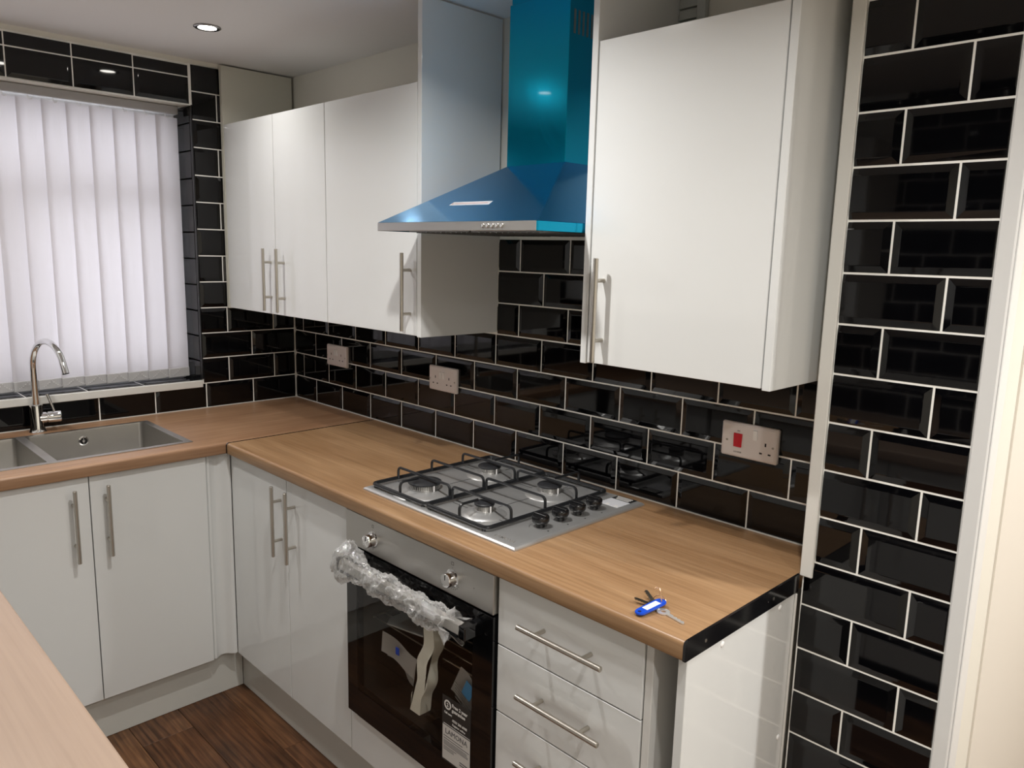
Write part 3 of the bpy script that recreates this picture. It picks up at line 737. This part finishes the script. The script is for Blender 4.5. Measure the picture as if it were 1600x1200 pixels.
for gi, (a, b) in enumerate(GR):
    bm = bmesh.new(); zf = TZ+.0095
    bmesh.ops.remove_doubles(bm, verts=bm.verts, dist=1e-6)
    rp = []
    for (x, y_) in ((a, GY0), (b, GY0), (b, GY1), (a, GY1)): rp.append(Vector((x, y_, zf)))
    loop = []
    rad = .018
    for k in range(4):
        p0, p1, p2 = rp[k-1], rp[k], rp[(k+1) % 4]; s = p1+(p0-p1).normalized()*rad; e = p1+(p2-p1).normalized()*rad
        for q in range(6): t = q/5; loop.append((1-t)**2*s+2*t*(1-t)*p1+t*t*e)
    tube(bm, loop, .0056, 8, closed=True)
    g = hb.part('pan_support', bm, blackm, smooth=True)
    bx = 1.470 if gi == 0 else 1.712
    for yy in (-.432, -.311, -.190):
        bm = bmesh.new(); x0, x1 = (a+.004, b-.004)
        tube(bm, arc([(x0, yy, zf), (x0, yy, TOPZ), (x1, yy, TOPZ), (x1, yy, zf)], .014), .0038, 8)
        hb.part('support_bar', bm, blackm, g, smooth=True)
    for y0, y1 in ((GY0, -.455), (GY1, -.167)):
        bm = bmesh.new(); yo = y0+(.002 if y0 < -.3 else -.002)
        tube(bm, arc([(bx, yo, zf), (bx, yo, TOPZ), (bx, y1, TOPZ)], .014), .0038, 8)
        hb.part('support_bar', bm, blackm, g, smooth=True)
    for x in (a+.012, b-.012):
        for yy in (GY0+.002, GY1-.002): bm = bmesh.new(); cyl(bm, (x, yy, TZ), (x, yy, zf-.001), .005, n=10); hb.part('rubber_foot', bm, blackm, g)
for k, yy in enumerate((-.392, -.321, -.256, -.190)):
    bm = bmesh.new(); P = [(.011, 0), (.011, .008), (.0195, .0125), (.0215, .016), (.0215, .026), (.0195, .029), (0, .0295)]
    lathe(bm, (1.869, yy, TZ), P, 30); kn = hb.part('hob_knob', bm, knobm, smooth=True)
    bm = bmesh.new(); b2 = B(-.0035, .0035, -.0195, .0195, .029, .0330, bev=.001); 
    bmesh.ops.transform(b2, matrix=Matrix.Translation((1.869, yy, TZ)) @ Matrix.Rotation(PI/2, 4, 'Z'), verts=b2.verts); bm.free()
    hb.part('knob_grip', b2, knobm, kn)
bm = bmesh.new()
for yy in (-.392, -.321, -.256, -.190): cyl(bm, (1.902, yy-.008, TZ-.0002), (1.902, yy-.008, TZ+.0004), .0022, n=10)
for k in range(20):
    a = PI*.75+k*.09; b_ = a+.09; r = .0265; c = (1.869, -.392)
    quad(bm, [(c[0]+q*math.cos(w), c[1]+q*math.sin(w), TZ+.0003) for q, w in ((r, a), (r+.0011, a), (r+.0011, b_), (r, b_))])
hb.part('tray_marking', bm, blackm)
hb.part('brand_print', text_bm('LAMONA', .0155, (1.836, -.516, TZ+.0001), (1,.02,0), (0,1,0), bold=.0002), printm, label='small printed lettering at the front corner')
lb = hb.part('rating_label', B(1.842, 1.905, -.138, -.083, TZ, TZ+.0005), mat('silver_label', (.62,.63,.66), .35), label='silver and black sticker')
bm = bmesh.new(); box(bm, 1.842, 1.905, -.083, -.050, TZ, TZ+.0005)
hb.part('sticker_dark', bm, blackm, lb)
bm = bmesh.new()
for k in range(3):
    box(bm, 1.846+.004*k, 1.896, -.060-k*.009, -.056-k*.009, TZ+.0004, TZ+.0008)
for k in range(4): box(bm, 1.848+.014*k, 1.857+.014*k, -.135, -.125, TZ+.0004, TZ+.0008) if k % 2 else None
hb.part('sticker_print', bm, whiteprint, lb)

# ------------------------------------------------------------------ cooker hood
hd_ = Thing('cooker_hood', 'chimney cooker hood still covered in blue protective film', 'cooker hood', (1.594, -.23, 1.62))
hx0, hx1, hy = 1.2955, 1.8985, -.462; zb0, zb1, zt = 1.6185, 1.6405, 1.8035
cx0, cx1, cy = 1.4860, 1.7020, -.163; yb_ = -.003
bm = bmesh.new(); L0 = [(hx0, yb_, zb1), (hx0, hy, zb1), (hx1, hy, zb1), (hx1, yb_, zb1)]; L1 = [(cx0, yb_, zt), (cx0, cy, zt), (cx1, cy, zt), (cx1, yb_, zt)]
A_ = [bm.verts.new(p) for p in L0]; C_ = [bm.verts.new(p) for p in L1]
for k in range(4): bm.faces.new((A_[k], A_[(k+1) % 4], C_[(k+1) % 4], C_[k]))
bm.faces.new(A_); bm.faces.new(C_)
bmesh.ops.bevel(bm, geom=[e for e in bm.edges if (e.verts[0] in A_) != (e.verts[1] in A_)], offset=.0015, segments=2, affect='EDGES')
hd_.part('canopy', bm, film)
bm = B(hx0, hx1-.006, hy, hy+.004, zb0, zb1, bev=.0006)
bd = hd_.part('front_band', bm, steel, label='bare brushed steel front edge')
bm = bmesh.new(); box(bm, hx1-.006, hx1, hy, yb_, zb0, zb1-.0002, bev=.0006); box(bm, hx0-.0, hx0+.004, hy+.0045, yb_, zb0, zb1-.0002); box(bm, hx0+.004, hx1-.006, -.012, yb_, zb0, zb1-.0002)
hd_.part('side_band', bm, filmc)
bm = bmesh.new(); box(bm, hx0+.004, hx1-.006, hy+.0045, -.0125, zb0+.003, zb0+.006); un = hd_.part('underside', bm, mat('dull_steel_underside', (.25,.25,.24), .35, 1))
for a, b in ((hx0+.05, 1.592), (1.600, hx1-.05)):
    bm = bmesh.new(); box(bm, a, b, hy+.07, -.06, zb0-.001, zb0+.003)
    for k in range(11): x = a+.02+k*(b-a-.04)/10; box(bm, x-.002, x+.002, hy+.08, -.07, zb0-.003, zb0-.001)
    hd_.part('grease_filter', bm, filt, un)
bm = B(cx0, cx1, cy, yb_, zt-.001, 2.222, bev=.0012)
ch = hd_.part('chimney', bm, filmc)
bm = B(cx0+.004, cx1-.004, cy+.004, yb_-.002, 2.222, 2.2615); hd_.part('inner_chimney', bm, filmc)
for k in range(9):
    yy = -.147+k*.0165
    hd_.part('vent_slot', B(cx1-.001, cx1+.0006, yy, yy+.0075, 2.120, 2.178), mat('pale_slot', (.19,.21,.19), .4, .3), ch)
for k in range(5):
    x = 1.7215+k*.0160; bm = bmesh.new(); lathe(bm, (x, hy, 1.6300), [(.0050, 0), (.0050, .004), (.0040, .0052), (0, .0054)], 16, AX)
    b = hd_.part('push_button', bm, chrome, smooth=True); hd_.part('button_mark', B(x-.0008, x+.0008, hy-.0003, hy, 1.6222, 1.6238), printm, b)
kk = (zt-zb1)/(cy-hy); nrm = Vector((0, -kk, 1)).normalized(); uv = Vector((0, 1, kk)).normalized()
def oncan(x, s, h=.0004): return Vector((x, hy, zb1))+uv*s+nrm*h
bm = bmesh.new(); quad(bm, [oncan(1.498, .094), oncan(1.652, .092), oncan(1.649, .112), oncan(1.498, .114)]); bmesh.ops.solidify(bm, geom=bm.faces[:], thickness=.0003)
lbp = hd_.part('warning_label', bm, mat('bright_label', (.80,.79,.78), .4), label='narrow white label with red print')
bm = bmesh.new(); quad(bm, [oncan(x, s, .001) for x, s in ((1.514, .1020), (1.640, .1005), (1.640, .1030), (1.514, .1045))]); quad(bm, [oncan(x, s, .001) for x, s in ((1.502, .099), (1.508, .099), (1.505, .109), (1.5045, .109))])
hd_.part('label_print', bm, redprint, lbp)

# ------------------------------------------------------------------ sockets
def socket(label, x0, z0, w=.147, kind='double'):
    h = .085; t = Thing('cooker_switch' if kind == 'cooker' else 'wall_socket', label, 'switch' if kind == 'cooker' else 'socket', (x0+w/2, 0, z0+h/2))
    yb, yf = -.0045, -.0165
    bm = bmesh.new(); r = [(x0, x0+w, z0, z0+h, yb), (x0, x0+w, z0, z0+h, -.0125), (x0+.004, x0+w-.004, z0+.004, z0+h-.004, yf)]; RR = []
    for a, b, c, d, y in r: RR.append([bm.verts.new(p) for p in ((a, y, c), (b, y, c), (b, y, d), (a, y, d))])
    for p, q in zip(RR, RR[1:]):
        for k in range(4): bm.faces.new((p[k], p[(k+1) % 4], q[(k+1) % 4], q[k]))
    bm.faces.new(RR[-1]); bm.faces.new(RR[0])
    bmesh.ops.bevel(bm, geom=[e for e in bm.edges if abs(e.verts[0].co.y-e.verts[1].co.y) > .002 or all(abs(v.co.y-yf) < 1e-4 for v in e.verts)], offset=.002, segments=2, affect='EDGES')
    pl = t.part('face_plate', bm, sockm, smooth=True)
    def pins(cx, cz):
        for dx, dz, a, b in ((0, .011, .002, .0042), (-.011, -.011, .0035, .002), (.011, -.011, .0035, .002)):
            t.part('pin_hole', B(cx+dx-a, cx+dx+a, yf-.0002, yf+.001, cz+dz-b, cz+dz+b), hole, pl)
    def rocker(cx, cz, a=.0052, b=.0115, m=whitepl):
        bm = bmesh.new(); extrude(bm, [(yf+.001, cz-b), (yf-.0015, cz-b), (yf-.004, cz+b*.9), (yf+.001, cz+b)], 'x', cx-a, cx+a); t.part('rocker_switch', bm, m)
    cz = z0+h/2
    if kind == 'double':
        pins(x0+.037, cz-.006); pins(x0+w-.037, cz-.006); rocker(x0+w/2-.008, cz+.013, .005, .012); rocker(x0+w/2+.008, cz+.013, .005, .012); sx = (x0+.007, x0+w-.007)
    else:
        pins(x0+w*.80, cz-.010); rocker(x0+w*.615, cz+.020, .0052, .0125); sx = (x0+.016, x0+w-.0105)
        bm = bmesh.new(); cxr = x0+.046; P = [(cxr-.0115, cz+.017), (cxr+.0105, cz+.017), (cxr+.0095, cz-.0165), (cxr-.0105, cz-.0165)]
        extrude(bm, P, 'y', yf-.0035, yf+.001); bmesh.ops.bevel(bm, geom=[e for e in bm.edges if all(v.co.y < yf-.003 for v in e.verts)], offset=.001, segments=2, affect='EDGES'); t.part('rocker_switch', bm, redm, label='large red rocker switch')
        t.part('cooker_print', text_bm('COOKER', .0052, (cxr, yf-.0001, cz-.031), R_, U_, align='CENTER', bold=.0001), printm, pl)
        t.part('mark_print', text_bm('ON', .0045, (cxr, yf-.0001, cz+.022), R_, U_, align='CENTER', bold=.0001), printm, pl)
    for x in sx:
        bm = bmesh.new(); lathe(bm, (x, yf, cz-.003), [(.0032, 0), (.003, .0006), (0, .0006)], 12, AX); s = t.part('screw', bm, nickel, smooth=True)
        t.part('screw_slot', B(x-.0022, x+.0022, yf-.0010, yf-.0004, cz-.0035, cz-.0025), hole, s)
    return t
socket('double wall socket nearest the corner', .283, 1.092)
socket('double wall socket between the corner socket and the hob', .962, 1.087)
socket('cooker switch plate with red rocker and single socket', 2.122, 1.090, kind='cooker')

# louvre above right cabinet
vg = Thing('louvre_vent', 'small grey-white louvre vent on the wall above the right cabinet', 'vent', (1.95, 0, 2.12))
vg.part('frame', B(1.9735, 1.9965, -.014, .0035, 2.05, 2.255, bev=.001), ventm)
for k in range(8):
    z = 2.058+k*.0262
    bm = bmesh.new(); extrude(bm, [(.003, z), (-.011, z+.001), (-.007, z+.0240), (.003, z+.0240)], 'x', 1.9210, 1.9732); vg.part('slat', bm, ventm)

# ------------------------------------------------------------------ sink and tap
sk = Thing('sink', 'stainless steel one-and-a-half bowl sink set into the worktop', 'sink', (.31, -1.0, Z0-.17))
RX0, RX1, RY0, RY1 = .102, .522, -.679, -1.303
def bowl(bm, x0, x1, y0, y1, zt, zb, rc=.014):
    # y0 > y1 ; open box with rounded vertical corners, seen from inside
    def ring(d, z, r):
        P = []
        for (cx_, cy_, a0) in ((x1-d-r, y0-d-r, 0), (x0+d+r, y0-d-r, 90), (x0+d+r, y1+d+r, 180), (x1-d-r, y1+d+r, 270)):
            for q in range(5): a = math.radians(a0+q*22.5); P.append(bm.verts.new((cx_+r*math.cos(a), cy_+r*math.sin(a), z)))
        return P
    A = [ring(0, zt, rc), ring(.001, zt-.006, rc), ring(.003, zb+.02, rc), ring(.008, zb+.006, rc), ring(.02, zb, rc)]
    for a, b in zip(A, A[1:]):
        n = len(a)
        for k in range(n): bm.faces.new((a[k], a[(k+1) % n], b[(k+1) % n], b[k]))
    bm.faces.new(A[-1])
SR = Z0+.0022
bm = bmesh.new()
MB = (.118, .500, -.703, -1.083); SB = (.118, .500, -1.110, -1.283)
for r in ((RX0, MB[0], RY1, RY0), (MB[1], RX1, RY1, RY0), (MB[0], MB[1], MB[2], RY0), (MB[0], MB[1], SB[2], MB[3]), (MB[0], MB[1], RY1, SB[3])):
    box(bm, r[0], r[1], r[2], r[3], Z0+.0002, SR)
rim = sk.part('rim', bm, sinkst, label='flat polished rim and divider')
bm = bmesh.new(); bowl(bm, *MB, SR-.0003, Z0-.165); b1 = sk.part('main_bowl', bm, sinkst, smooth=True, ang=50)
bm = bmesh.new(); bowl(bm, *SB, SR-.0003, Z0-.12); b2_ = sk.part('half_bowl', bm, sinkst, smooth=True, ang=50)
AXX = Matrix(((0,0,1),(0,1,0),(-1,0,0)))
bm = bmesh.new(); lathe(bm, (.1200, -.905, .872), [(.0165, 0), (.0165, .003), (.0125, .0045), (.0115, .001), (.0115, -.004)], 28, AXX)
ofl = sk.part('overflow', bm, chrome, b1, smooth=True)
bm = bmesh.new(); lathe(bm, (.1205, -.905, .872), [(.0115, .0008), (0, .0008)], 24, AXX); sk.part('overflow_hole', bm, hole, b1)
bm = bmesh.new(); lathe(bm, (.1215, -.905, .872), [(.005, 0), (.0045, .003), (0, .0035)], 16, AXX); box(bm, .1215, .1235, -.9062, -.9038, .861, .883); sk.part('overflow_cross', bm, chrome, b1, smooth=True)
bm = bmesh.new(); lathe(bm, (.31, -.9, Z0-.165), [(.042, .0005), (.040, .003), (.030, .001), (0, .001)], 30); sk.part('drain', bm, chrome, b1, smooth=True)

tp = Thing('tap', 'chrome swan-neck mixer tap with a side lever behind the sink', 'tap', (.052, -1.030, Z0))
tx, ty = .054, -1.028
bm = bmesh.new(); lathe(bm, (tx, ty, Z0), [(.0275, 0), (.0275, .003), (.0245, .005), (.0235, .012), (.0205, .022), (.0205, .094), (.0195, .0975), (.0135, .0985), (0, .0985)], 36)
body = tp.part('body', bm, chrome, smooth=True, ang=50)
th = math.radians(14); D = Vector((math.cos(th), math.sin(th), 0)); P = [Vector((tx, ty, Z0+.095)), Vector((tx, ty, Z0+.16)), Vector((tx, ty, Z0+.22))]
zc = Z0+.228; rr = .098
for k in range(1, 23):
    a = PI-k*(PI*.90)/22; P.append(Vector((tx, ty, zc))+D*(rr+rr*math.cos(a))+Vector((0,0,rr*math.sin(a))))
P.append(P[-1]+(P[-1]-P[-2]).normalized()*.034)
bm = bmesh.new(); tube(bm, P, [.0105]*(len(P)-3)+[.0105,.0112,.0112], 20); tp.part('spout', bm, chrome, body, smooth=True, ang=50)
d2 = Vector((.15, 1, 0)).normalized(); c0 = Vector((tx, ty, Z0+.050))
Mx = Matrix((d2.cross(Vector((0,0,1))), Vector((0,0,1)), d2)).transposed()
bm = bmesh.new(); lathe(bm, c0, [(.019, .005), (.019, .028), (.0165, .029), (.0165, .032), (.0195, .033), (.0195, .070), (.0185, .073), (0, .0735)], 30, Mx); cart = tp.part('cartridge', bm, chrome, body, smooth=True)
bm = bmesh.new(); e0 = c0+d2*.055+Vector((0,0,.015)); tube(bm, [e0, e0+Vector((-.004,-.008,.030)), e0+Vector((-.008,-.018,.066))], [.0042,.0042,.0050], 12); tp.part('lever', bm, chrome, cart, smooth=True)

# ------------------------------------------------------------------ keys on the worktop
ks = Thing('bunch_of_keys', 'bunch of keys with a blue tag lying on the right of the worktop', 'keys', (2.30, -.53, Z0))
def key(x, y_, ang, L, m, tilt=0, zz=.0015, dark=False):
    bm = bmesh.new(); lathe(bm, (0,0,0), [(.0125, 0), (.0125, .0022), (.005, .0022), (.005, 0), (.0125, 0)], 20)
    teeth = [(.010,-.0035),(.010,.004)]; top = [(.010, .0040)]; n = 7
    prof = [(.010, -.004), (L, -.004), (L+.003, -.001)]
    for k in range(n):
        a = L-k*(L-.02)/n; prof += [(a, .0015+.0020*(k % 2)), (a-(L-.02)/n*.5, .0042-.0016*(k % 2))]
    prof += [(.010, .0042)]
    extrude(bm, prof, 'z', .0001, .0021)
    bmesh.ops.transform(bm, matrix=Matrix.Translation((x, y_, Z0+zz)) @ Matrix.Rotation(ang, 4, 'Z') @ Matrix.Rotation(-tilt, 4, 'Y'), verts=bm.verts)
    ks.part('key', bm, m, label=None)
key(2.322, -.534, math.radians(-12), .052, keym, zz=.0008)
key(2.300, -.531, math.radians(194), .040, mat('dark_key', (.32,.32,.30), .3, 1), tilt=.10, zz=.004)
key(2.298, -.528, math.radians(150), .043, MATS['dark_key'], tilt=.14, zz=.007)
bm = bmesh.new(); a_ = math.radians(84)
P = []
for (x, y_, r) in ((-.028, 0, .010), (.028, 0, .0115)):
    for k in range(9):
        a = (PI/2+k*PI/8) if x < 0 else (-PI/2+k*PI/8); P.append((x+r*math.cos(a), r*math.sin(a)))
extrude(bm, P, 'z', 0, .0042); bmesh.ops.bevel(bm, geom=[e for e in bm.edges if abs(e.verts[0].co.z-e.verts[1].co.z) < 1e-5], offset=.0009, segments=2, affect='EDGES')
TM = Matrix.Translation((2.302, -.548, Z0+.0065)) @ Matrix.Rotation(a_, 4, 'Z') @ Matrix.Rotation(-.07, 4, 'Y')
bmesh.ops.transform(bm, matrix=TM, verts=bm.verts); tag_ = ks.part('key_tag', bm, bluepl, smooth=True, label='blue plastic key tag')
bm = B(-.016, .022, -.0065, .0065, .0042, .0046); bmesh.ops.transform(bm, matrix=TM, verts=bm.verts); ks.part('tag_label', bm, mat('tag_paper', (.82,.82,.84), .4), tag_)
bm = bmesh.new(); cyl(bm, (-.030, 0, .0040), (-.030, 0, .0046), .0035, n=12); bmesh.ops.transform(bm, matrix=TM, verts=bm.verts); ks.part('tag_hole', bm, mat('tag_shadow', (.003,.01,.09), .5), tag_)
bm = bmesh.new(); P = [(2.298+.014*math.cos(a*PI/12), -.512+.003*math.sin(a*PI/12), Z0+.008+.010*math.sin(a*PI/12)) for a in range(0, 24)]; tube(bm, P, .0009, 8, closed=True); ks.part('split_ring', bm, wirem, smooth=True)
bm = bmesh.new(); tube(bm, arc([(2.308, -.520, Z0+.010), (2.302, -.518, Z0+.030), (2.298, -.5155, Z0+.036), (2.292, -.520, Z0+.036), (2.292, -.522, Z0+.031)], .003), .0011, 8); ks.part('wire_hook', bm, wirem, smooth=True, label='copper-coloured wire hook')

# ------------------------------------------------------------------ downlights, and fill lamps built the same way
def downlight(x, y_, label, e=LIGHT_E):
    t = Thing('ceiling_downlight', label, 'ceiling light', (x, y_, CEIL), 0, 'recessed ceiling downlights')
    bm = bmesh.new(); lathe(bm, (0,0,0), [(.0425, 0), (.0425, -.003), (.038, -.0055), (.029, -.004), (.028, .004)], 36); t.part('bezel', bm, bezel, smooth=True, local=True)
    bm = bmesh.new(); lathe(bm, (0,0,-.002), [(.0285, 0), (.018, -.002), (0, -.0025)], 30); t.part('lens', bm, lensm, smooth=True, local=True)
    L = bpy.data.lights.new('downlight_lamp', 'AREA'); L.shape = 'DISK'; L.size = .055; L.energy = e; L.color = LIGHT_C; L.spread = math.radians(150)
    lo = bpy.data.objects.new('downlight_lamp', L); col.objects.link(lo); lo.parent = t.o; lo.location = (0, 0, -.006)
downlight(.49, -.558, 'lit round downlight in the ceiling near the window', 1.7)
downlight(.64, -1.20, 'recessed downlight over the near worktop beside the window', 5.5)
downlight(1.74, -.86, 'recessed downlight over the middle of the kitchen', 9)
downlight(2.80, -.95, 'added fill lamp over the doorway end of the kitchen, out of view', 6.5)  # unseen fill added to lift the end panel of the hob run
downlight(3.7, .2, 'added fill lamp in the hall, brightening the pillar side', 26)  # strong lamp added out of view to brighten the pillar's hall side
downlight(3.8, -1.3, 'added fill lamp behind the doorway, out of view', 14)  # extra unseen fill for the panels that face the doorway
